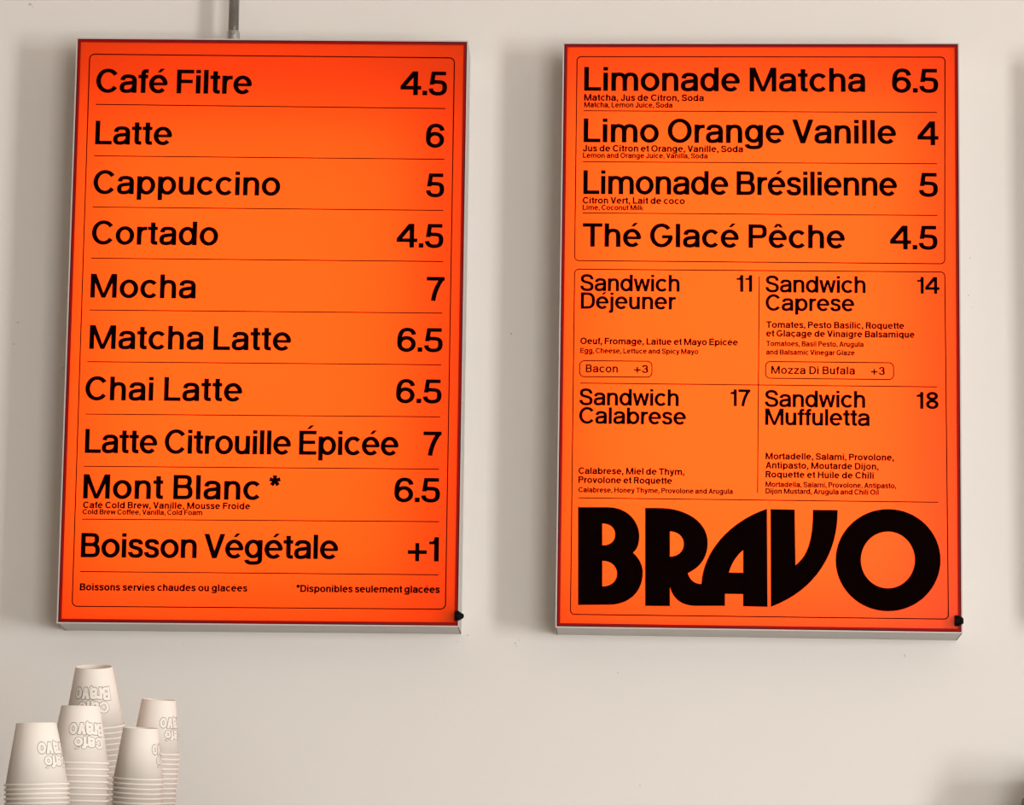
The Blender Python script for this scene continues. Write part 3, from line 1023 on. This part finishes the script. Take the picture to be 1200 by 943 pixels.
for si, (top, R, r, H, sp, roll, tilt, az, ls, place) in enumerate(STACKS):
    rr, tt = math.radians(roll), math.radians(tilt)
    ax = Vector((math.sin(rr), -math.sin(tt) * math.cos(rr), math.cos(tt) * math.cos(rr)))
    P = Vector(top) + Vector((0, 0, OZ))
    dist = (P - TRAY_P).dot(TRAY_N) / ax.dot(TRAY_N)
    lean = math.acos(min(1, ax.normalized().dot(TRAY_N)))
    dist -= R * math.sin(lean) + 0.0004
    n = int(round((dist - H) / sp)) + 1
    sp = (dist - H) / (n - 1)
    # frame whose z is the stack axis and whose -y looks to the viewer
    zx = ax.normalized()
    xx = Vector((1, 0, 0)) - zx * zx.x
    xx.normalize()
    yy = zx.cross(xx)
    rot = Matrix((xx, yy, zx)).transposed().to_euler()
    first = None
    for k in range(n):
        lab = ('white paper cup with outlined logo, upside down atop %s' % place) if k == 0 else \
              ('white paper cup nested %s from top in %s' % (ORD[k] if k < len(ORD) else 'low', place))
        loc = P - ax * (sp * k)
        if first is None:
            c = thing('paper_cup', lab, 'cup', loc, PLACE_GROUP[si])
            w = obj('cup_wall', cup_wall_mesh(R, r, H), M_cup, c, True)
            rm = obj('rolled_rim', cup_rim_mesh(R, H), M_cup, c, True)
            b = obj('cup_base', cup_base_mesh(r, sp - 0.0012), M_cup, c)
            first = (c, w, rm, b)
            cup_logo(R, r, H, math.radians(az), c, ls)
        else:
            c = first[0].copy()
            COL.objects.link(c)
            c.location = loc
            c['label'] = lab
            for q in first[1:]:
                d = q.copy()
                COL.objects.link(d)
                d.parent = c
        c.rotation_euler = rot

# ---------------------------------------------------------------- below the frame: counter, machine with cup tray, guessed grinder
ct = thing('service_counter', 'dark wooden service counter below the menu signs', 'counter', (0.4, -0.75, 0))
bm = bmesh.new()
box(bm, -1.6, 1.3, -0.68, 0.70, 0.0, 1.06)
obj('cabinet', bm, M_counter, ct)
bm = bmesh.new()
box(bm, -1.62, 1.32, -0.72, 0.74, 1.06, 1.10)
obj('worktop', bm, M_steel, ct)

mc = thing('espresso_machine', 'steel espresso machine with a sloping cup tray on the counter', 'machine', (-0.085, -0.92, 1.10))
bm = bmesh.new()
zt = TRAY_P.z - 1.10
k = math.tan(TT)
# body with a sloping top, local coordinates
x0, x1, y0, y1 = -0.30, 0.26, -0.30, 0.36
off = -0.92 - TRAY_P.y
v = []
for y in (y0, y1):
    h = zt + (y + off) * k - 0.012
    v.append([bm.verts.new((x0, y, 0.03)), bm.verts.new((x1, y, 0.03)), bm.verts.new((x1, y, h)), bm.verts.new((x0, y, h))])
a, b = v
bm.faces.new(a)
bm.faces.new(b[::-1])
for i in range(4):
    bm.faces.new((a[i], b[i], b[(i + 1) % 4], a[(i + 1) % 4]))
obj('housing', bm, M_steel, mc)
bm = bmesh.new()
v = []
for y in (y0 - 0.01, y1 + 0.01):
    for dz in (-0.012, 0.0):
        h = zt + (y + off) * k + dz
        v.append([bm.verts.new((x0 - 0.01, y, h)), bm.verts.new((x1 + 0.01, y, h))])
for q in ((0, 1), (1, 3), (3, 2), (2, 0)):
    bm.faces.new((v[q[0]][0], v[q[0]][1], v[q[1]][1], v[q[1]][0]))
bm.faces.new((v[0][0], v[1][0], v[3][0], v[2][0]))
bm.faces.new((v[0][1], v[1][1], v[3][1], v[2][1]))
obj('cup_tray', bm, M_steel, mc)
for sx in (-0.26, 0.22):
    for sy in (-0.26, 0.32):
        bm = bmesh.new()
        lathe(bm, [(0.0001, 0), (0.02, 0), (0.018, 0.03), (0.0001, 0.03)], 20)
        f = obj('foot', bm, M_black, mc)
        f.location = (sx, sy, 0)

gr = thing('guessed_grinder', 'dark brown unidentified object, built as a grinder, peeking in at the lower right corner', 'grinder', (1.0315, -0.085, 1.1))  # corner object is unidentified; the grinder form is a guess
zc = OZ + (-0.5852) - 1.10
bm = bmesh.new()
lathe(bm, [(0.0001, 0), (0.070, 0), (0.072, 0.004), (0.072, zc - 0.009), (0.0705, zc - 0.004), (0.066, zc - 0.001), (0.060, zc), (0.0001, zc)], 64)
obj('body', bm, M_brown, gr, False)
bm = bmesh.new()  # unseen upper parts, added and sized for their soft shade on the wall
lathe(bm, [(0.0001, zc + 0.0005), (0.050, zc + 0.0005), (0.054, zc + 0.004), (0.0585, zc + 0.018), (0.0001, zc + 0.018)], 64)
obj('added_shade_hopper', bm, M_brown, gr, False)
bm = bmesh.new()
lathe(bm, [(0.0001, zc + 0.0185), (0.0595, zc + 0.0185), (0.0595, zc + 0.024), (0.057, zc + 0.027), (0.0001, zc + 0.028)], 64)
obj('added_shade_lid', bm, M_brown, gr, False)

# white box added just out of view; its shadow darkens the wall's right edge
ep = thing('added_shade_box', 'unseen white box added right of the lemonade sign to shade the wall', 'panel', (1.0371, 0, OZ))
bm = bmesh.new()
box(bm, 0, 0.45, -0.078, -0.0005, -0.37, 0.37)
obj('housing', bm, M_case, ep)
bm = bmesh.new()
box(bm, 0.012, 0.438, -0.082, -0.0785, -0.358, 0.358)
dr = obj('shade_box_front', bm, M_case, ep)
bm = bmesh.new()
box(bm, 0.40, 0.412, -0.092, -0.0822, -0.03, 0.03)
obj('shade_box_tab', bm, M_black, dr)
